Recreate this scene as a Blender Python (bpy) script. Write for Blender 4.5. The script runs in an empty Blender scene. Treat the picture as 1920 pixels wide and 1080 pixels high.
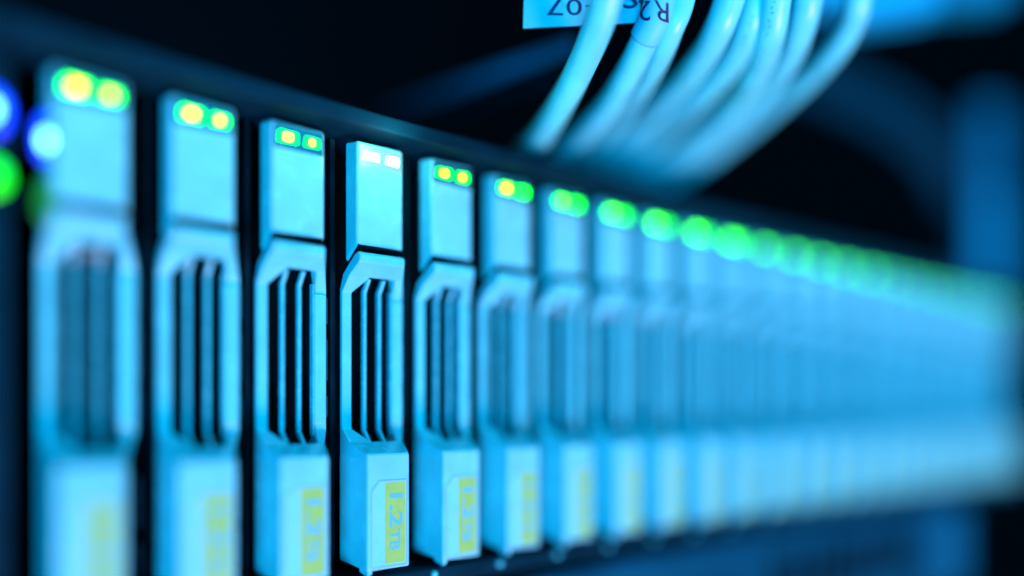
import bpy, bmesh, math, random
from mathutils import Vector, Matrix

random.seed(7)
S = bpy.context.scene
COL = S.collection
MM = 0.001

# ------------------------------------------------------------------ camera
TH = 0.72195
CAM = Vector((-0.040045, -0.139005, 0.031504))
FWD = Vector((math.sin(TH), math.cos(TH), 0))
RGT = Vector((math.cos(TH), -math.sin(TH), 0))
UP = Vector((0, 0, 1))
FPX, SX, SY = 1584.96, -50.63, 226.6
cd = bpy.data.cameras.new('camera')
cam = bpy.data.objects.new('camera', cd)
COL.objects.link(cam)
cam.matrix_world = Matrix((
    (RGT.x, UP.x, -FWD.x, CAM.x),
    (RGT.y, UP.y, -FWD.y, CAM.y),
    (RGT.z, UP.z, -FWD.z, CAM.z),
    (0, 0, 0, 1)))
cd.sensor_width = 36
cd.lens = FPX / 1920 * 36
cd.shift_x = -SX / 1920
cd.shift_y = SY / 1920
cd.clip_start = 0.004
cd.clip_end = 30
cd.dof.use_dof = True
cd.dof.focus_distance = 0.1645
cd.dof.aperture_fstop = 1.45
S.camera = cam

# ------------------------------------------------------------------ world, lamps, exposure
w = bpy.data.worlds.new('World')
S.world = w
w.use_nodes = True
bg = w.node_tree.nodes['Background']
bg.inputs[0].default_value = (0.0, 0.012, 0.03, 1)
bg.inputs[1].default_value = 0.15
S.view_settings.view_transform = 'Standard'
S.view_settings.look = 'None'
S.view_settings.exposure = 0
S.view_settings.gamma = 1
S.cycles.use_denoising = True
S.cycles.max_bounces = 6


def area(name, loc, target, size, power, color):
    l = bpy.data.lights.new(name, 'AREA')
    l.shape = 'DISK'
    l.size = size
    l.energy = power
    l.color = color
    o = bpy.data.objects.new(name, l)
    COL.objects.link(o)
    o.location = loc
    d = Vector(target) - Vector(loc)
    o.rotation_euler = d.to_track_quat('-Z', 'Y').to_euler()
    return o


area('blue_lamp', (-1.53, -1.60, -0.98), (0.15, 0, 0.05), 1.0, 94.0, (0.0, 0.51, 1.0))
area('fill_lamp', (0.75, -1.25, 0.90), (0.15, 0, 0.08), 0.7, 25.0, (0.0, 0.58, 1.0))  # added fill with no known source; lifts cable shadows and upward slopes
area('warm_lamp', (0.30, -0.85, -0.95), (0.14, 0, 0.04), 0.45, 33.0, (1.0, 0.30, 0.36))


def at(px, py, d):
    """point seen at that place of the 1920x1080 photograph, d metres deep"""
    return CAM + d * (FWD + RGT * ((px - 960 - SX) / FPX) + UP * (-(py - 540 - SY) / FPX))


# ------------------------------------------------------------------ materials
def mat(name, base, rough=0.45, spec=0.5, metal=0.0, noise=0.0, nscale=900, bump=0.0):
    m = bpy.data.materials.new(name)
    m.use_nodes = True
    nt = m.node_tree
    b = nt.nodes['Principled BSDF']
    b.inputs['Base Color'].default_value = (*base, 1)
    b.inputs['Roughness'].default_value = rough
    b.inputs['Specular IOR Level'].default_value = spec
    b.inputs['Metallic'].default_value = metal
    if noise or bump:
        tc = nt.nodes.new('ShaderNodeTexCoord')
        n = nt.nodes.new('ShaderNodeTexNoise')
        n.inputs['Scale'].default_value = nscale
        n.inputs['Detail'].default_value = 4
        oi = nt.nodes.new('ShaderNodeObjectInfo')
        va = nt.nodes.new('ShaderNodeVectorMath')
        va.operation = 'ADD'
        nt.links.new(tc.outputs['Object'], va.inputs[0])
        nt.links.new(oi.outputs['Random'], va.inputs[1])
        nt.links.new(va.outputs[0], n.inputs['Vector'])
        if noise:
            r = nt.nodes.new('ShaderNodeMapRange')
            r.inputs['From Min'].default_value = 0.3
            r.inputs['From Max'].default_value = 0.7
            r.inputs['To Min'].default_value = 1 - noise
            r.inputs['To Max'].default_value = 1 + noise * 0.4
            nt.links.new(n.outputs['Fac'], r.inputs['Value'])
            mx = nt.nodes.new('ShaderNodeMix')
            mx.data_type = 'RGBA'
            mx.blend_type = 'MULTIPLY'
            mx.inputs['Factor'].default_value = 1
            mx.inputs['A'].default_value = (*base, 1)
            nt.links.new(r.outputs['Result'], mx.inputs['B'])
            nt.links.new(mx.outputs['Result'], b.inputs['Base Color'])
            r2 = nt.nodes.new('ShaderNodeMapRange')
            r2.inputs['To Min'].default_value = max(0.05, rough - 0.12)
            r2.inputs['To Max'].default_value = min(1, rough + 0.12)
            nt.links.new(n.outputs['Fac'], r2.inputs['Value'])
            nt.links.new(r2.outputs['Result'], b.inputs['Roughness'])
        if bump:
            bp = nt.nodes.new('ShaderNodeBump')
            bp.inputs['Strength'].default_value = bump
            bp.inputs['Distance'].default_value = 0.0001
            nt.links.new(n.outputs['Fac'], bp.inputs['Height'])
            nt.links.new(bp.outputs['Normal'], b.inputs['Normal'])
    return m


def glow(name, color, strength):
    m = bpy.data.materials.new(name)
    m.use_nodes = True
    b = m.node_tree.nodes['Principled BSDF']
    b.inputs['Base Color'].default_value = (0.02, 0.05, 0.02, 1)
    b.inputs['Emission Color'].default_value = (*color, 1)
    b.inputs['Emission Strength'].default_value = strength
    b.inputs['Roughness'].default_value = 0.25
    return m


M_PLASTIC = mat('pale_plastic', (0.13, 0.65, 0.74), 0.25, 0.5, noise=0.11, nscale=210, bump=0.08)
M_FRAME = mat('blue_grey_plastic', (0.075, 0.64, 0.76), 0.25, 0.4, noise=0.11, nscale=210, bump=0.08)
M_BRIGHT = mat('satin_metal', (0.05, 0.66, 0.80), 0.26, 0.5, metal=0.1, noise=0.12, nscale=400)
M_DARK = mat('black_steel', (0.001, 0.026, 0.042), 0.5, 0.1, noise=0.3, nscale=150)
M_LIP = mat('grey_steel', (0.001, 0.025, 0.043), 0.5, 0.03, noise=0.3, nscale=120)
M_BLACK = mat('black_plastic', (0.0, 0.005, 0.008), 0.7, 0.03)
M_YELLOW = mat('yellow_print', (0.24, 0.58, 0.13), 0.5, 0.4, noise=0.06, nscale=500)
M_PLATE = mat('label_film', (0.145, 0.70, 0.78), 0.3, 0.5, noise=0.05, nscale=300)
M_INK = mat('pale_ink', (0.07, 0.50, 0.70), 0.5, 0.4)
M_TAN = mat('tan_ink', (0.18, 0.66, 0.56), 0.5, 0.4)
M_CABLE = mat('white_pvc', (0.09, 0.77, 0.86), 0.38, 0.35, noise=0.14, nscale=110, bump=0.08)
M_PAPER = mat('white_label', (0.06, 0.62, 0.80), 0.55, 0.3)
M_BLUEINK = mat('dark_ink', (0.01, 0.03, 0.10), 0.5, 0.3)
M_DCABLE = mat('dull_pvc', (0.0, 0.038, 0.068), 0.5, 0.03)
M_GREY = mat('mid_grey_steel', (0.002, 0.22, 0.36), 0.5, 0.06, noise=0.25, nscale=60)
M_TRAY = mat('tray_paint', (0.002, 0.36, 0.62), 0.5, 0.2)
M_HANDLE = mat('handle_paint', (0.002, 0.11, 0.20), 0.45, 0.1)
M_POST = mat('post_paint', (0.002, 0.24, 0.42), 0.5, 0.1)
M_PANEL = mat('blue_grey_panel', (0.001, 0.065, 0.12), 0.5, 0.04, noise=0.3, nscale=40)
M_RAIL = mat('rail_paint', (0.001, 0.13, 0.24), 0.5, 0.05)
M_BEZEL = mat('smoked_window', (0.004, 0.11, 0.16), 0.2, 0.3)
M_CLIP = mat('clip_steel', (0.002, 0.07, 0.11), 0.4, 0.2)
M_PRINT = mat('faint_jacket_ink', (0.02, 0.30, 0.45), 0.5, 0.2)
M_CHROME = mat('bead_steel', (0.7, 0.7, 0.72), 0.18, 0.5, metal=1.0)

G_LENS = glow('green_lens', (0.0, 1.0, 0.0), 13)
G_LENSDIM = glow('dim_green_lens', (0.0, 1.0, 0.0), 10)
G_HOT = glow('amber_core', (1.0, 0.72, 0.0), 12)
G_WARM = glow('weak_amber_core', (1.0, 0.80, 0.0), 9)
G_GREEN = glow('green_core', (0.16, 1.0, 0.08), 16)
G_GREENDIM = glow('dim_green_core', (0.10, 1.0, 0.10), 3.5)
G_LENSFAR = glow('soft_green_lens', (0.0, 1.0, 0.05), 5.0)
G_LENSFAINT = glow('faint_lens', (0.0, 0.9, 0.2), 1.0)
G_GREENFAR = glow('soft_green_core', (0.08, 1.0, 0.12), 14)
G_GREENFAINT = glow('faint_green_core', (0.05, 1.0, 0.2), 2)
G_LENSMID = glow('mid_green_lens', (0.0, 1.0, 0.03), 7.5)
G_GREENMID = glow('mid_green_core', (0.12, 1.0, 0.10), 17)
G_WINDOWGLOW = glow('window_painted_glow', (0.35, 0.95, 1.0), 0.75)  # emission stands in for LED light spilling over the window
G_WHITE = glow('white_lens', (0.9, 1.0, 0.9), 7)
G_WHITECORE = glow('white_core', (1.0, 0.98, 0.85), 16)
G_BLUE = glow('blue_lens', (0.0, 0.03, 1.0), 4)
G_BLUECORE = glow('blue_core', (0.20, 0.85, 1.0), 8)
G_EARDIM = glow('faint_green_lens', (0.0, 1.0, 0.0), 0.25)
G_EARGREEN = glow('ear_green_lens', (0.0, 1.0, 0.0), 2.2)


# ------------------------------------------------------------------ mesh helpers (millimetres in, metres out)
def link(name, bm, m, parent=None, bevel=0.0, seg=2, smooth=False):
    me = bpy.data.meshes.new(name)
    bmesh.ops.recalc_face_normals(bm, faces=bm.faces)
    bmesh.ops.scale(bm, vec=(MM, MM, MM), verts=bm.verts)
    bm.to_mesh(me)
    bm.free()
    me.materials.append(m)
    if smooth:
        for p in me.polygons:
            p.use_smooth = True
    o = bpy.data.objects.new(name, me)
    COL.objects.link(o)
    if parent:
        o.parent = parent
    if bevel:
        b = o.modifiers.new('bevel', 'BEVEL')
        b.width = bevel * MM
        b.segments = seg
        b.limit_method = 'ANGLE'
        b.angle_limit = math.radians(25)
        b.harden_normals = False
    return o


def hexa(bm, f, b):
    """two rings of four corners (front, back), joined into a closed box"""
    vf = [bm.verts.new(p) for p in f]
    vb = [bm.verts.new(p) for p in b]
    bm.faces.new(vf)
    bm.faces.new(vb[::-1])
    for i in range(4):
        j = (i + 1) % 4
        bm.faces.new((vf[i], vb[i], vb[j], vf[j]))


def box(bm, x0, x1, y0, y1, z0, z1):
    hexa(bm, [(x0, y0, z0), (x1, y0, z0), (x1, y0, z1), (x0, y0, z1)],
         [(x0, y1, z0), (x1, y1, z0), (x1, y1, z1), (x0, y1, z1)])


def newbox(*a):
    bm = bmesh.new()
    box(bm, *a)
    return bm


def prism(bm, pts, y0, y1):
    """outline in x,z extruded from y0 to y1"""
    a = [bm.verts.new((x, y0, z)) for x, z in pts]
    b = [bm.verts.new((x, y1, z)) for x, z in pts]
    bm.faces.new(a)
    bm.faces.new(b[::-1])
    n = len(pts)
    for i in range(n):
        j = (i + 1) % n
        bm.faces.new((a[i], b[i], b[j], a[j]))


def tag(o, label, cat, group=None):
    o['label'] = label
    o['category'] = cat
    if group:
        o['group'] = group
    return o


def empty(name, loc=(0, 0, 0)):
    o = bpy.data.objects.new(name, None)
    o.empty_display_size = 0.01
    COL.objects.link(o)
    o.location = loc
    return o


def text_mesh(txt, size, bold=0.0, depth=0.0):
    """flat lettering as a bmesh, in millimetres, starting at the origin"""
    c = bpy.data.curves.new('lettering', 'FONT')
    c.body = txt
    c.size = size
    c.offset = bold
    c.extrude = depth
    c.resolution_u = 4
    o = bpy.data.objects.new('lettering', c)
    COL.objects.link(o)
    dg = bpy.context.evaluated_depsgraph_get()
    dg.update()
    me = bpy.data.meshes.new_from_object(o.evaluated_get(dg))
    bm = bmesh.new()
    bm.from_mesh(me)
    bpy.data.objects.remove(o)
    bpy.data.curves.remove(c)
    bpy.data.meshes.remove(me)
    return bm


def fit_text(bm, length, height):
    xs = [v.co.x for v in bm.verts]
    ys = [v.co.y for v in bm.verts]
    sx = length / (max(xs) - min(xs))
    sy = height / (max(ys) - min(ys))
    x0, y0 = min(xs), min(ys)
    for v in bm.verts:
        v.co.x = (v.co.x - x0) * sx
        v.co.y = (v.co.y - y0) * sy


# ------------------------------------------------------------------ background wall of the rack (setting)
bm = newbox(-900, 2200, 1400, 1420, -500, 1300)
o = link('back_wall', bm, M_BLACK)
o['kind'] = 'structure'

# ------------------------------------------------------------------ drive enclosure
enc = empty('drive_enclosure', (0, 0, 0))
tag(enc, 'dark steel storage enclosure that holds the whole row of drive carriers', 'storage enclosure')
link('top_panel', newbox(-32, 436, -4, 300, 85.0, 88.2), M_LIP, enc, 0.5)
bm = newbox(-32, 436, -3, 300, -4.4, -1.0)
link('bottom_panel', bm, M_LIP, enc, 0.5)
link('backplane', newbox(-9, 424, 62, 64, -0.9, 84.9), M_BLACK, enc)
ear = link('rack_ear', newbox(-32, -9.6, 2.5, 60, -0.95, 84.95), M_LIP, enc, 0.6)
link('rack_ear', newbox(425.5, 436, -4.0, 60, -0.95, 84.95), M_LIP, enc, 0.6)
for k in range(0, 25):
    x = (k + 1) * 18 - 25.6 if k else -8.3
    if k:
        bm = bmesh.new()
        box(bm, x + 1.0, x + 2.0, 6.5, 61, -0.9, 84.9)
        link('divider', bm, M_DARK, enc)
for (z, gm, cm, nm) in ((75.4, G_BLUE, G_BLUECORE, 'blue'), (65.8, G_EARGREEN, None, 'green')):
    bm = bmesh.new()
    bmesh.ops.create_uvsphere(bm, u_segments=20, v_segments=10, radius=1)
    bmesh.ops.scale(bm, vec=(2.3, 0.7, 3.5 if cm else 2.7), verts=bm.verts)
    bmesh.ops.translate(bm, vec=(-12.1, 2.5, z), verts=bm.verts)
    l = link('indicator_light', bm, gm, enc, smooth=True)
    l['label'] = nm + ' indicator light on the left ear'
    if cm:
        bm = bmesh.new()
        bmesh.ops.create_uvsphere(bm, u_segments=16, v_segments=8, radius=1)
        bmesh.ops.scale(bm, vec=(0.7, 0.4, 1.3), verts=bm.verts)
        bmesh.ops.translate(bm, vec=(-12.4, 1.9, z), verts=bm.verts)
        link('light_core', bm, cm, l, smooth=True)
for z, gm, cm, nm in ((72.2, G_BLUE, G_BLUECORE, 'blue'), (62.8, G_EARDIM, None, 'faint green')):
    pipe = link('light_pipe', newbox(-9.55, -5.6, 0.3, 3.2, z - 1.4, z + 1.4), M_BLACK, enc, 0.3)
    bm = bmesh.new()
    bmesh.ops.create_uvsphere(bm, u_segments=20, v_segments=10, radius=1)
    bmesh.ops.scale(bm, vec=(1.3, 0.6, 3.6), verts=bm.verts)
    bmesh.ops.translate(bm, vec=(-5.7, 0.1, z), verts=bm.verts)
    l = link('indicator_light', bm, gm, enc, smooth=True)
    l['label'] = nm + ' indicator light beside the first drive carrier'
    if cm:
        bm = bmesh.new()
        bmesh.ops.create_uvsphere(bm, u_segments=16, v_segments=8, radius=1)
        bmesh.ops.scale(bm, vec=(0.7, 0.4, 1.3), verts=bm.verts)
        bmesh.ops.translate(bm, vec=(-5.6, -0.45, z - 0.4), verts=bm.verts)
        link('light_core', bm, cm, l, smooth=True)
for k in range(1, 25):
    bm = bmesh.new()
    bmesh.ops.create_uvsphere(bm, u_segments=14, v_segments=8, radius=0.75)
    bmesh.ops.translate(bm, vec=(k * 18 - 24.2, -3.2, -2.1), verts=bm.verts)
    link('glint_bead', bm, M_BRIGHT, enc, smooth=True)  # shiny beads added to stand in for lamp reflections along the lip

# ------------------------------------------------------------------ one drive carrier, local x from the slot's right border
XL = -23.4


def carrier():
    root = empty('drive_carrier')
    # --- upper housing
    bm = bmesh.new()
    hexa(bm, [(-22.6, 0, 63.35), (-11.8, 0, 63.35), (-11.8, 0, 83.5), (-22.6, 0, 83.5)],
         [(-22.9, 3.9, 60.4), (-10.4, 3.9, 60.4), (-10.4, 3.9, 83.9), (-22.9, 3.9, 83.9)])
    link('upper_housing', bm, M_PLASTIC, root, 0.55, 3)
    bm = bmesh.new()
    hexa(bm, [(-22.3, 0.12, 62.75), (-12.0, 0.12, 62.75), (-12.0, 0.12, 63.6), (-22.3, 0.12, 63.6)],
         [(-22.3, 3.7, 60.05), (-10.8, 3.7, 60.05), (-10.8, 3.7, 61.0), (-22.3, 3.7, 61.0)])
    link('seam_shade_strip', bm, M_BLACK, root)  # black strip added to stand in for shade in the gap below the cap
    # --- grille frame: hood, upper slope, rails, lower slope
    rows = [  # front y, z, back y, z, then the four columns xl, xa, xb, xr
        (-1.5, 61.75, -0.3, 61.3, XL, -19.2, -13.5, -12.7),
        (-2.2, 61.2, 0.5, 60.6, XL, -19.2, -13.6, -12.75),
        (-2.2, 59.7, 1.8, 59.7, XL, -18.8, -13.6, -12.8),
        (1.4, 57.4, 3.9, 58.0, XL, -18.6, -12.6, -10.6),
        (4.0, 54.4, 5.0, 55.2, XL, -21.25, -11.5, -8.9),
        (4.0, 27.6, 5.0, 27.2, XL, -21.25, -11.5, -8.9),
        (1.2, 25.0, 5.0, 24.6, XL, -18.4, -12.6, -10.9),
        (-4.75, 22.95, 5.0, 22.9, XL, -18.4, -14.2, -13.65),
        (-4.5, 21.9, 5.0, 21.8, XL, -18.4, -14.2, -13.75)]
    bm = bmesh.new()
    fv, bv = [], []
    for y, z, yb, zb, xl, xa, xb, xr in rows:
        cols = (xl - 0.03, xa, xb, xr)
        fv.append([bm.verts.new((x, y, z)) for x in cols])
        bv.append([bm.verts.new((x, yb, zb)) for x in cols])
    n = len(rows)
    hole = {(i, 1) for i in (3, 4, 5)}
    for i in range(n - 1):
        for j in range(3):
            if (i, j) in hole:
                continue
            bm.faces.new((fv[i][j], fv[i][j + 1], fv[i + 1][j + 1], fv[i + 1][j]))
            bm.faces.new((bv[i][j], bv[i + 1][j], bv[i + 1][j + 1], bv[i][j + 1]))
            for (di, dj, a, b) in ((-1, 0, (i, j), (i, j + 1)), (1, 0, (i + 1, j), (i + 1, j + 1)),
                                   (0, -1, (i, j), (i + 1, j)), (0, 1, (i, j + 1), (i + 1, j + 1))):
                k, l = i + di, j + dj
                if k < 0 or k >= n - 1 or l < 0 or l > 2 or (k, l) in hole:
                    bm.faces.new((fv[a[0]][a[1]], fv[b[0]][b[1]], bv[b[0]][b[1]], bv[a[0]][a[1]]))
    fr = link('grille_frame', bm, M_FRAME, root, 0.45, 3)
    # --- latch strip on the right rail
    bm = bmesh.new()
    hexa(bm, [(-11.75, 3.55, 28.6), (-9.3, 3.55, 28.6), (-9.3, 3.55, 53.4), (-11.75, 3.55, 53.4)],
         [(-11.9, 4.6, 28.2), (-9.0, 4.6, 28.2), (-9.0, 4.6, 53.8), (-11.9, 4.6, 53.8)])
    link('latch_strip', bm, M_FRAME, root, 0.25, 2)
    bm = bmesh.new()
    box(bm, -12.2, -11.85, 3.5, 4.8, 26.3, 55.4)
    link('latch_spring', bm, M_BRIGHT, root, 0.15, 2)
    # --- spring clip along the right flank, seen in the gap
    bm = bmesh.new()
    for z0, z1 in ((4, 9), (12, 20), (30, 34), (37, 45), (48, 53)):
        box(bm, -8.88, -8.45, 4.3, 5.6, z0, z1)
    link('spring_clip', bm, M_CLIP, root, 0.12, 2)
    # --- two fins that follow the slopes
    for x in (-18.55, -15.05):
        bm = bmesh.new()
        prof = [(1.6, 57.1), (3.3, 54.6), (3.4, 27.2), (1.5, 24.9), (2.6, 24.6), (4.4, 26.9), (4.4, 54.9), (2.6, 57.4)]
        a = [bm.verts.new((x - 0.34, y, z)) for y, z in prof]
        b = [bm.verts.new((x + 0.34, y, z)) for y, z in prof]
        bm.faces.new(a)
        bm.faces.new(b[::-1])
        for i in range(8):
            j = (i + 1) % 8
            bm.faces.new((a[i], b[i], b[j], a[j]))
        link('fin', bm, M_BRIGHT, root, 0.16, 2)
    # --- lower release lever
    bm = bmesh.new()
    hexa(bm, [(XL, -4.8, 0.7), (-13.65, -4.8, 0.7), (-13.65, -4.8, 22.85), (XL, -4.8, 22.85)],
         [(XL, 5.2, 1.6), (-10.2, 5.2, 1.6), (-10.2, 5.2, 22.8), (XL, 5.2, 22.8)])
    lev = link('release_lever', bm, M_PLASTIC, root, 0.38, 3)
    bm = bmesh.new()
    hexa(bm, [(XL + 0.25, -4.5, -0.45), (XL + 1.3, -4.5, 0.1), (XL + 1.3, -4.5, 0.9), (XL + 0.25, -4.5, 0.9)],
         [(XL + 0.25, -1.6, 0.3), (XL + 1.3, -1.6, 0.3), (XL + 1.3, -1.6, 1.2), (XL + 0.25, -1.6, 1.2)])
    link('lever_foot', bm, M_PLASTIC, lev, 0.15, 2)
    # --- capacity label: film, yellow band and lettering
    bm = bmesh.new()
    pts = [(-22.4, 1.7), (-22.1, 1.4), (-14.75, 1.4), (-14.45, 1.7), (-14.45, 17.3), (-14.75, 17.6),
           (-20.7, 17.6), (-22.4, 15.6)]
    prism(bm, pts, -4.86, -4.7)
    plate = link('capacity_label', bm, M_PLATE, root)
    # raised rim that frames the film
    bm = bmesh.new()
    cx = sum(p[0] for p in pts) / 8
    cz = sum(p[1] for p in pts) / 8
    inn = [bm.verts.new((x, -4.91, z)) for x, z in pts]
    out = [bm.verts.new((cx + (x - cx) * 1.055, -4.91, cz + (z - cz) * 1.025)) for x, z in pts]
    ib = [bm.verts.new((v.co.x, -4.7, v.co.z)) for v in inn]
    ob = [bm.verts.new((v.co.x, -4.7, v.co.z)) for v in out]
    for i in range(8):
        j = (i + 1) % 8
        bm.faces.new((inn[i], inn[j], out[j], out[i]))
        bm.faces.new((inn[i], ib[i], ib[j], inn[j]))
        bm.faces.new((out[i], out[j], ob[j], ob[i]))
    link('label_rim', bm, M_LABELRIM, plate)
    bm = bmesh.new()
    prism(bm, [(-19.5, 1.75), (-14.95, 1.75), (-14.7, 2.0), (-14.7, 17.1), (-14.95, 17.35), (-19.5, 17.35)], -4.885, -4.865)
    link('yellow_band', bm, M_YELLOW, plate)
    # lettering runs downwards: text x -> -z, text y -> +x
    bm1 = text_mesh('1.2', 4.0, 0.10)
    fit_text(bm1, 6.6, 3.05)
    bm2 = text_mesh('TB', 3.0, 0.06)
    fit_text(bm2, 4.0, 2.45)
    bm = bmesh.new()
    for src, z0, x0 in ((bm1, 15.2, -18.35), (bm2, 8.2, -18.35)):
        vm = {}
        for v in src.verts:
            vm[v] = bm.verts.new((x0 + v.co.y, -4.905, z0 - v.co.x))
        for f in src.faces:
            bm.faces.new([vm[v] for v in f.verts])
        src.free()
    link('lettering', bm, M_INK, plate)
    src = text_mesh('10k', 2.0, 0.0)
    fit_text(src, 3.9, 1.5)
    bm = bmesh.new()
    vm = {}
    for v in src.verts:
        vm[v] = bm.verts.new((-21.6 + v.co.y, -4.88, 11.6 - v.co.x))
    for f in src.faces:
        bm.faces.new([vm[v] for v in f.verts])
    src.free()
    link('lettering', bm, M_TAN, plate)
    # --- dark sled behind
    bm = newbox(-22.0, -10.6, 12, 58, 1.0, 83.4)
    link('drive_sled', bm, M_BLACK, root)
    # --- status lights behind a smoked window
    bm = newbox(-22.1, -12.15, -0.06, 0.3, 78.8, 83.0)
    link('light_window', bm, M_BEZEL, root)
    for k, (x0, x1) in enumerate(((-21.3, -17.5), (-16.0, -12.9))):
        bm = bmesh.new()
        s = 0.25
        hexa(bm, [(x0, -0.18, 80.05), (x1, -0.18, 80.05), (x1, -0.18, 81.75), (x0 + s, -0.18, 81.75)],
             [(x0, 0.3, 80.05), (x1, 0.3, 80.05), (x1, 0.3, 81.75), (x0 + s, 0.3, 81.75)])
        led = link('status_light', bm, G_LENS if k == 0 else G_LENSDIM, root)
        xc = (x0 + x1) / 2
        hw = 0.7 if k == 0 else 0.42
        bm = newbox(xc - hw, xc + hw, -0.26, -0.19, 80.4, 81.35)
        link('light_core', bm, G_HOT if k == 0 else G_WARM, led)
    return root


M_LABELRIM = mat('rim_plastic', (0.20, 0.48, 0.58), 0.35, 0.5)


def kids(o):
    return [c for c in COL.objects if c.parent == o]


def copy_tree(o, parent=None):
    c = o.copy()
    COL.objects.link(c)
    if parent:
        c.parent = parent
    for ch in kids(o):
        copy_tree(ch, c)
    return c


def set_lights(root, mats):
    leds = [c for c in kids(root) if c.name.startswith('status_light')]
    leds.sort(key=lambda c: c.data.vertices[0].co.x)
    for led, (lm, cm) in zip(leds, mats):
        for o, m in [(led, lm)] + [(c, cm) for c in kids(led)]:
            o.material_slots[0].link = 'OBJECT'
            o.material_slots[0].material = m


LIT = ['yellow and green', 'pale yellow and green', 'yellow with a small amber spot', 'white', 'cream and green', 'amber and green',
       'yellowish green', 'soft green']
ORD = ['first', 'second', 'third', 'fourth', 'fifth', 'sixth', 'seventh', 'eighth', 'ninth', 'tenth', 'eleventh', 'twelfth',
       'thirteenth', 'fourteenth', 'fifteenth', 'sixteenth', 'seventeenth', 'eighteenth', 'nineteenth', 'twentieth',
       'twenty-first', 'twenty-second', 'twenty-third', 'last']
LAB = {
    1: 'large blurred pale drive carrier at the left end, beside the blue indicator light',
    2: 'blurred pale drive carrier second from the left, its label showing a faint yellow patch',
    3: 'slightly blurred drive carrier third from the left, immediately left of the sharp one',
    4: 'sharply focused drive carrier with glowing white status lights and readable 1.2TB label',
    5: 'slightly soft drive carrier just right of the sharp one, its 1.2TB label still readable',
    6: 'blurred drive carrier sixth from the left, with one amber and one green light',
    7: 'blurred drive carrier seventh from the left, below the lower ends of the white cables'}
proto = carrier()
for k in range(1, 25):
    r = proto if k == 1 else copy_tree(proto)
    r.location = (k * 18 * MM, 0 if k == 4 else random.uniform(-0.3, 0.3) * MM, 0)
    lab = LAB.get(k) or ('very blurred pale blue drive carrier, %s from the left end of the row' % ORD[k - 1] if k < 24
                         else 'very blurred drive carrier at the far right end of the row')
    tag(r, lab, 'drive carrier', 'drive carriers in the enclosure row')
    if k == 4:
        set_lights(r, [(G_WHITE, G_WHITECORE), (G_WHITE, G_WHITECORE)])
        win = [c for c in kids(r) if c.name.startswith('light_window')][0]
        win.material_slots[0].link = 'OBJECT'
        win.material_slots[0].material = G_WINDOWGLOW  # spill from the white lights put into the window as its own glow
        pl = bpy.data.lights.new('status_glow', 'POINT')
        pl.energy = 0.008
        pl.color = (0.45, 1.0, 0.95)
        pl.shadow_soft_size = 0.003
        po = bpy.data.objects.new('status_glow', pl)
        COL.objects.link(po)
        po.location = (0.072 - 0.0173, -0.0085, 0.0840)
    elif k in (6,):
        set_lights(r, [(G_LENS, G_HOT), (G_LENS, G_GREENDIM)])
    elif k == 7:
        set_lights(r, [(G_LENS, G_GREEN), (G_LENS, G_GREENDIM)])
    elif 7 < k < 12:
        set_lights(r, [(G_LENS, G_GREEN), (G_LENSDIM, G_GREENDIM)])
    elif 11 < k < 17:
        set_lights(r, [(G_LENSMID, G_GREENMID), (G_LENSFAR, G_GREENFAINT)])
    elif k >= 17:
        set_lights(r, [(G_LENSFAR, G_GREENFAR), (G_LENSFAINT, G_GREENFAINT)])


# ------------------------------------------------------------------ cables
def catmull(pts, n=14):
    P = [2 * pts[0] - pts[1]] + pts + [2 * pts[-1] - pts[-2]]
    out = []
    for i in range(1, len(P) - 2):
        for k in range(n):
            t = k / n
            a, b, c, d = P[i - 1], P[i], P[i + 1], P[i + 2]
            out.append(0.5 * ((2 * b) + (c - a) * t + (2 * a - 5 * b + 4 * c - d) * t * t + (3 * b - a - 3 * c + d) * t ** 3))
    out.append(P[-2])
    return out


def tube(bm, path, rad, seg=18):
    """round tube along metres path, radius in mm; written in millimetres"""
    rings = []
    ref = Vector((0, 0, 1))
    for i, p in enumerate(path):
        t = (path[min(i + 1, len(path) - 1)] - path[max(i - 1, 0)]).normalized()
        n = ref - t * ref.dot(t)
        n = n.normalized() if n.length > 1e-6 else t.orthogonal().normalized()
        ref = n
        b = t.cross(n)
        rings.append([bm.verts.new(p / MM + rad * (n * math.cos(2 * math.pi * s / seg) + b * math.sin(2 * math.pi * s / seg)))
                      for s in range(seg)])
    for a, b in zip(rings, rings[1:]):
        for s in range(seg):
            q = (s + 1) % seg
            bm.faces.new((a[s], a[q], b[q], b[s]))
    bm.faces.new(rings[0][::-1])
    bm.faces.new(rings[-1])


def cable(pix, rad, label, m=None, cat='network cable', group='white network cables above the enclosure', name='network_cable', tail=None):
    pts = [at(*p) for p in pix]
    if tail:
        pts += [pts[-1] + Vector(t) for t in tail]
    bm = bmesh.new()
    path = catmull(pts)
    tube(bm, path, rad)
    root = empty(name, tuple(pts[0]))
    o = link('cable_jacket', bm, m or M_CABLE, None, smooth=True)
    o.parent = root
    o.location = -pts[0]
    tag(root, label, cat, group)
    return root, path


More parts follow.
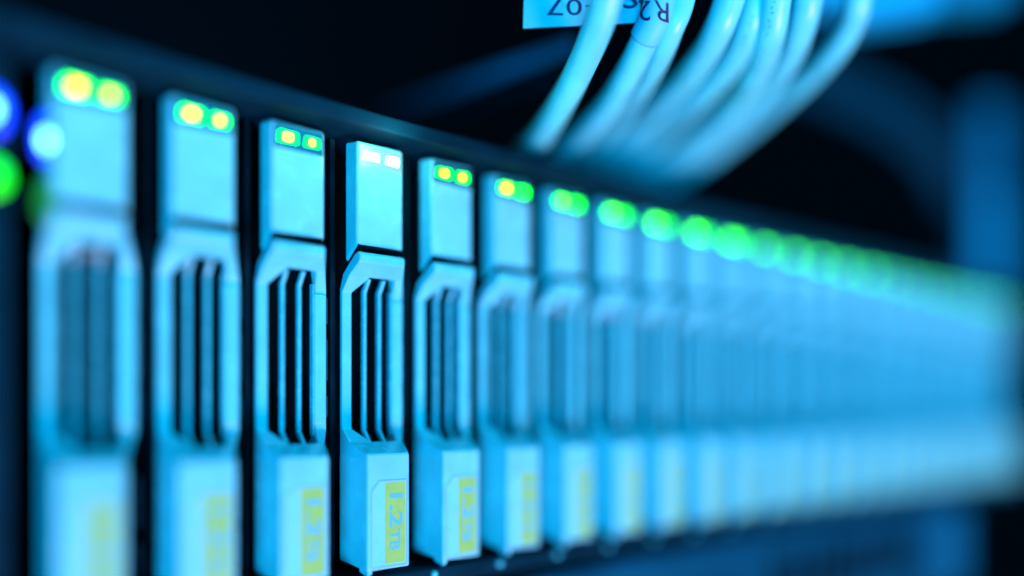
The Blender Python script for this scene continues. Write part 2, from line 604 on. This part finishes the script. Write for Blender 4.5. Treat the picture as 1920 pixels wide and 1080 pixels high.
TAIL = [(0.020, 0.030, -0.012), (0.030, 0.075, -0.013)]
C = []
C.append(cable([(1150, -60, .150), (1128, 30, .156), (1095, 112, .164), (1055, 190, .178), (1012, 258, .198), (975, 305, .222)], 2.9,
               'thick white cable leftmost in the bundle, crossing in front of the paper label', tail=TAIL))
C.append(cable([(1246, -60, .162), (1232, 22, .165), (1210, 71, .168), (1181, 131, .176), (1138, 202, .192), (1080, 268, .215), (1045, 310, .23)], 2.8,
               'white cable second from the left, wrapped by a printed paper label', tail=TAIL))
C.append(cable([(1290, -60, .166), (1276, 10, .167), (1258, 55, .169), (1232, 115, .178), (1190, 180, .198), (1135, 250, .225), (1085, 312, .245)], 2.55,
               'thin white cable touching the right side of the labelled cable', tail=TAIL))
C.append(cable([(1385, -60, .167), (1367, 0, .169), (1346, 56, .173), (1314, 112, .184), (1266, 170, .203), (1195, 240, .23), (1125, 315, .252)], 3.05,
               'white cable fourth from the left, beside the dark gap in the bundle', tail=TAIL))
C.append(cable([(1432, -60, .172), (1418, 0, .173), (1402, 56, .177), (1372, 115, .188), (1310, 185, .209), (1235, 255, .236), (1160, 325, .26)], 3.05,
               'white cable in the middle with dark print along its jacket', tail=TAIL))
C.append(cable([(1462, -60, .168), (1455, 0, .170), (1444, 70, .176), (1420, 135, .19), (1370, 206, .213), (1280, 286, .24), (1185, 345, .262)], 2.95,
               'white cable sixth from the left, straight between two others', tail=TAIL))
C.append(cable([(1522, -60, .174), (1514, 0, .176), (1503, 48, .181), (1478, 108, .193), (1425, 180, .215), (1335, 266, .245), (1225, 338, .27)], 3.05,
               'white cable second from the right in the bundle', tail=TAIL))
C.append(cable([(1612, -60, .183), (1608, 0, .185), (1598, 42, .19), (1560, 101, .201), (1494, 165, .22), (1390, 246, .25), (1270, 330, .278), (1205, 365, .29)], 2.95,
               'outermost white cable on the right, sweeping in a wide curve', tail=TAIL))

# --- paper label on the second cable: a wrap round the jacket and a flag to its left
c2, path2 = C[1]
org = c2.location.copy()


def child_of_cable(o, root):
    o.parent = root
    o.location = -Vector(root.location)
    return o


# flag: a thin sheet facing the camera side
D = 0.1685
f00, f10, f01 = at(981, 53, D), at(1200, 42, D), at(984, -70, D)
ux = (f10 - f00)
uz = (f01 - f00)
nrm = ux.cross(uz).normalized()
if nrm.dot(CAM - f00) < 0:
    nrm = -nrm
bm = bmesh.new()
A = [f00, f10, f10 + uz, f01]
hexa(bm, [(p + nrm * 0.00012) / MM for p in A], [(p - nrm * 0.00012) / MM for p in A])
flag = child_of_cable(link('paper_label', bm, M_PAPER), c2)
flag['label'] = 'flat white paper flag printed -07'


def text_on(txt, px_right, px_base, length_px, height_px, depth, slant=0.0, bold=0.08):
    """upside-down lettering: starts at its right end and runs left; glyph tops point down"""
    src = text_mesh(txt, 10, bold)
    fit_text(src, 1, 1)
    bm = bmesh.new()
    vm = {}
    for v in src.verts:
        p = at(px_right - v.co.x * length_px, px_base + v.co.y * height_px + slant * v.co.x * length_px, depth)
        vm[v] = bm.verts.new(p / MM)
    for f in src.faces:
        bm.faces.new([vm[v] for v in f.verts])
    src.free()
    return bm


for t, xr, yb, ln, ht in (('0', 1091, -2, 29, 31), ('7', 1056, -2, 31, 31), ('-', 1110, 10, 12, 3.2)):
    o = link('lettering', text_on(t, xr, yb, ln, ht, D - 0.0009, slant=-0.02, bold=0.02), M_BLUEINK)
    o.parent = flag
o = link('lettering', text_on('S', 1196, -24, 30, 40, D - 0.0009, slant=0.0, bold=0.02), M_BLUEINK)
o.parent = flag
# wrap: a short sleeve a little thicker than the jacket
i1 = min(range(len(path2)), key=lambda i: (path2[i] - at(1209, 72, .168)).length)
bm = bmesh.new()
tube(bm, path2[:i1 + 1], 3.1, 28)
wrap = child_of_cable(link('label_sleeve', bm, M_PAPER, smooth=True), c2)
wrap['label'] = 'white printed sleeve around the cable'


def wrap_text(txt, px_right, py_base, length_px, height_px, slant):
    src = text_mesh(txt, 10, 0.02)
    fit_text(src, 1, 1)
    bmesh.ops.triangulate(src, faces=src.faces)
    bmesh.ops.subdivide_edges(src, edges=src.edges, cuts=2)
    bm = bmesh.new()
    vm = {}
    for v in src.verts:
        px = px_right - v.co.x * length_px
        py = py_base + v.co.y * height_px + slant * v.co.x * length_px
        # find the point of the sleeve hit by the ray
        d0 = (at(px, py, 1) - CAM)
        best = None
        for k in range(80):
            d = 0.1560 + k * 0.00015
            p = CAM + d0 * d
            dist = min(seg_dist(p, path2[i], path2[i + 1]) for i in range(0, i1 + 3))
            if dist <= 0.00326:
                best = p
                break
        vm[v] = bm.verts.new((best if best else CAM + d0 * 0.1655) / MM)
    for f in src.faces:
        bm.faces.new([vm[v] for v in f.verts])
    src.free()
    return bm


def seg_dist(p, a, b):
    ab = b - a
    t = max(0, min(1, (p - a).dot(ab) / ab.length_squared))
    return (p - (a + ab * t)).length


for t, xr, yb, ln, ht, sl in (('R', 1254, 6, 28, 37, -0.25), ('2', 1220, 2, 23, 38, -0.1)):
    o = link('lettering', wrap_text(t, xr, yb, ln, ht, sl), M_BLUEINK)
    o.parent = wrap

# faint dark print along the jackets of two cables
def jacket_print(root, path, rad, pixels, d_near):
    bm = bmesh.new()
    for px, py, ww, hh in pixels:
        vs = []
        for ax, ay in ((0, 0), (ww, -0.35 * ww), (ww, hh - 0.35 * ww), (0, hh)):
            ray_ = at(px + ax, py + ay, 1) - CAM
            hit = CAM + ray_ * (d_near + 0.004)
            for k in range(160):
                p = CAM + ray_ * (d_near + k * 0.00012)
                if min(seg_dist(p, path[i], path[i + 1]) for i in range(0, 44)) <= rad * MM + 0.00006:
                    hit = p
                    break
            vs.append(bm.verts.new(hit / MM))
        bm.faces.new(vs)
    child_of_cable(link('jacket_print', bm, M_PRINT), root)


jacket_print(C[5][0], C[5][1], 2.95, [(1447, 4, 7, 2.5), (1446, 13, 3, 5), (1445, 24, 7, 2.5), (1441, 36, 4, 6), (1440, 50, 7, 2.5), (1437, 62, 3, 5)], 0.162)
jacket_print(C[4][0], C[4][1], 3.05, [(1410, 30, 7, 3), (1406, 42, 4, 5), (1401, 56, 8, 3), (1395, 68, 4, 6), (1388, 82, 7, 3)], 0.165)

# ------------------------------------------------------------------ things behind
# two steel rails that run towards the viewer above the enclosure
def rail(p, q, w_, h_, m, label, name='rack_rail', cat='rail', group=None):
    bm = bmesh.new()
    d = (q - p).normalized()
    s = d.cross(Vector((0, 0, 1))).normalized() * (w_ / 2) * MM
    u = Vector((0, 0, 1)) * (h_ / 2) * MM
    hexa(bm, [(p + a) / MM for a in (-s - u, s - u, s + u, -s + u)], [(q + a) / MM for a in (-s - u, s - u, s + u, -s + u)])
    o = link(name, bm, m, None, 0.4)
    return tag(o, label, cat, group)


rail(at(720, 214, .275), at(1072, 84, .215), 1.5, 3.6, M_RAIL, 'brighter upper dim blue rail slanting up behind the white cables', group='rails in the dark behind')
rail(at(830, 207, .285), at(1045, 143, .245), 1.5, 2.6, M_LIP, 'fainter lower rail in the dark behind the leftmost cable', group='rails in the dark behind')

# pale cable tray with a tag, upper right
tr = empty('cable_tray', tuple(at(1700, 0, .30)))
tag(tr, 'bright blue cable tray edge at the top right behind the cables', 'cable tray')
bm = bmesh.new()


def slab(bm, a, b, up_px, d0, d1, back=0.012):
    p0, p1 = at(*a, d0), at(*b, d1)
    q0, q1 = at(a[0], a[1] - up_px, d0), at(b[0], b[1] - up_px, d1)
    k = FWD * back
    hexa(bm, [p / MM for p in (p0, p1, q1, q0)], [(p + k) / MM for p in (p0, p1, q1, q0)])


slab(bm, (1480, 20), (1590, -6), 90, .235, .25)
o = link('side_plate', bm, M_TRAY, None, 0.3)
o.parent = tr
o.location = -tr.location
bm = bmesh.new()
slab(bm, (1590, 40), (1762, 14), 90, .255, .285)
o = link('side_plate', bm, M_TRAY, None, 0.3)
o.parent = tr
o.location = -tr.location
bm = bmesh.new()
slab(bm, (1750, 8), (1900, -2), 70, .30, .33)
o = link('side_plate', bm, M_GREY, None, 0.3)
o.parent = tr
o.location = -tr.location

# vertical rack post on the far right
post = empty('rack_post', (0.5, 0.06, 0))
tag(post, 'blurred blue upright rack post at the far right', 'rack post')
a = at(1826, 540, .56)
b = at(1896, 540, .56)
mid = (a + b) / 2
bm = bmesh.new()
hw = (b - a).length / 2 / MM * 0.70


def postbox(z0, z1, hw, dy=0):
    bm = bmesh.new()
    c = mid / MM + FWD * dy
    r_ = RGT
    fr = [c + r_ * sx * hw + UP * z for sx, z in ((-1, z0 - mid.z / MM), (1, z0 - mid.z / MM), (1, z1 - mid.z / MM), (-1, z1 - mid.z / MM))]
    bk = [p + FWD * 20 for p in fr]
    hexa(bm, fr, bk)
    return bm


zt = at(1860, 330, .52).z / MM
zb = at(1860, 150, .52).z / MM
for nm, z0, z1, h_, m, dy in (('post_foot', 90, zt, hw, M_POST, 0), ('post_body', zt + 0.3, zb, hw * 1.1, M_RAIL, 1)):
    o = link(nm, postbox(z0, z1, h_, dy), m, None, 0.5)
    o.parent = post
    o.location = -post.location

# dim cables hanging behind on the right
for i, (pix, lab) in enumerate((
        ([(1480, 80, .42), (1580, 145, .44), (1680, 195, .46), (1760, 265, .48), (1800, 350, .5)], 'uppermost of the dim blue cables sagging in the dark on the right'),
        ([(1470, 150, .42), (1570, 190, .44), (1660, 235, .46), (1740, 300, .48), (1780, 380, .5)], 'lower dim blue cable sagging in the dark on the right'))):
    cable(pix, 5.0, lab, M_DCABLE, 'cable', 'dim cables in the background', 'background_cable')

# the unit mounted below
low = empty('lower_unit', (0.2, 0, -0.02))
tag(low, 'dim blue server unit mounted below the row of drives', 'server unit')


def under(name, bm, m, bev=0.6):
    o = link(name, bm, m, None, bev)
    o.parent = low
    o.location = -low.location
    return o


under('front_panel', newbox(-30, 352, -3, 200, -48, -6.6), M_PANEL, 1.5)
for i in range(9):
    x = 196 + i * 12
    under('vent', newbox(x, x + 7, -3.4, -2.0, -30, -14), M_BLACK, 0.2)
under('corner_handle', newbox(312, 346, -7, -3.1, -40, -9), M_HANDLE, 2.0)
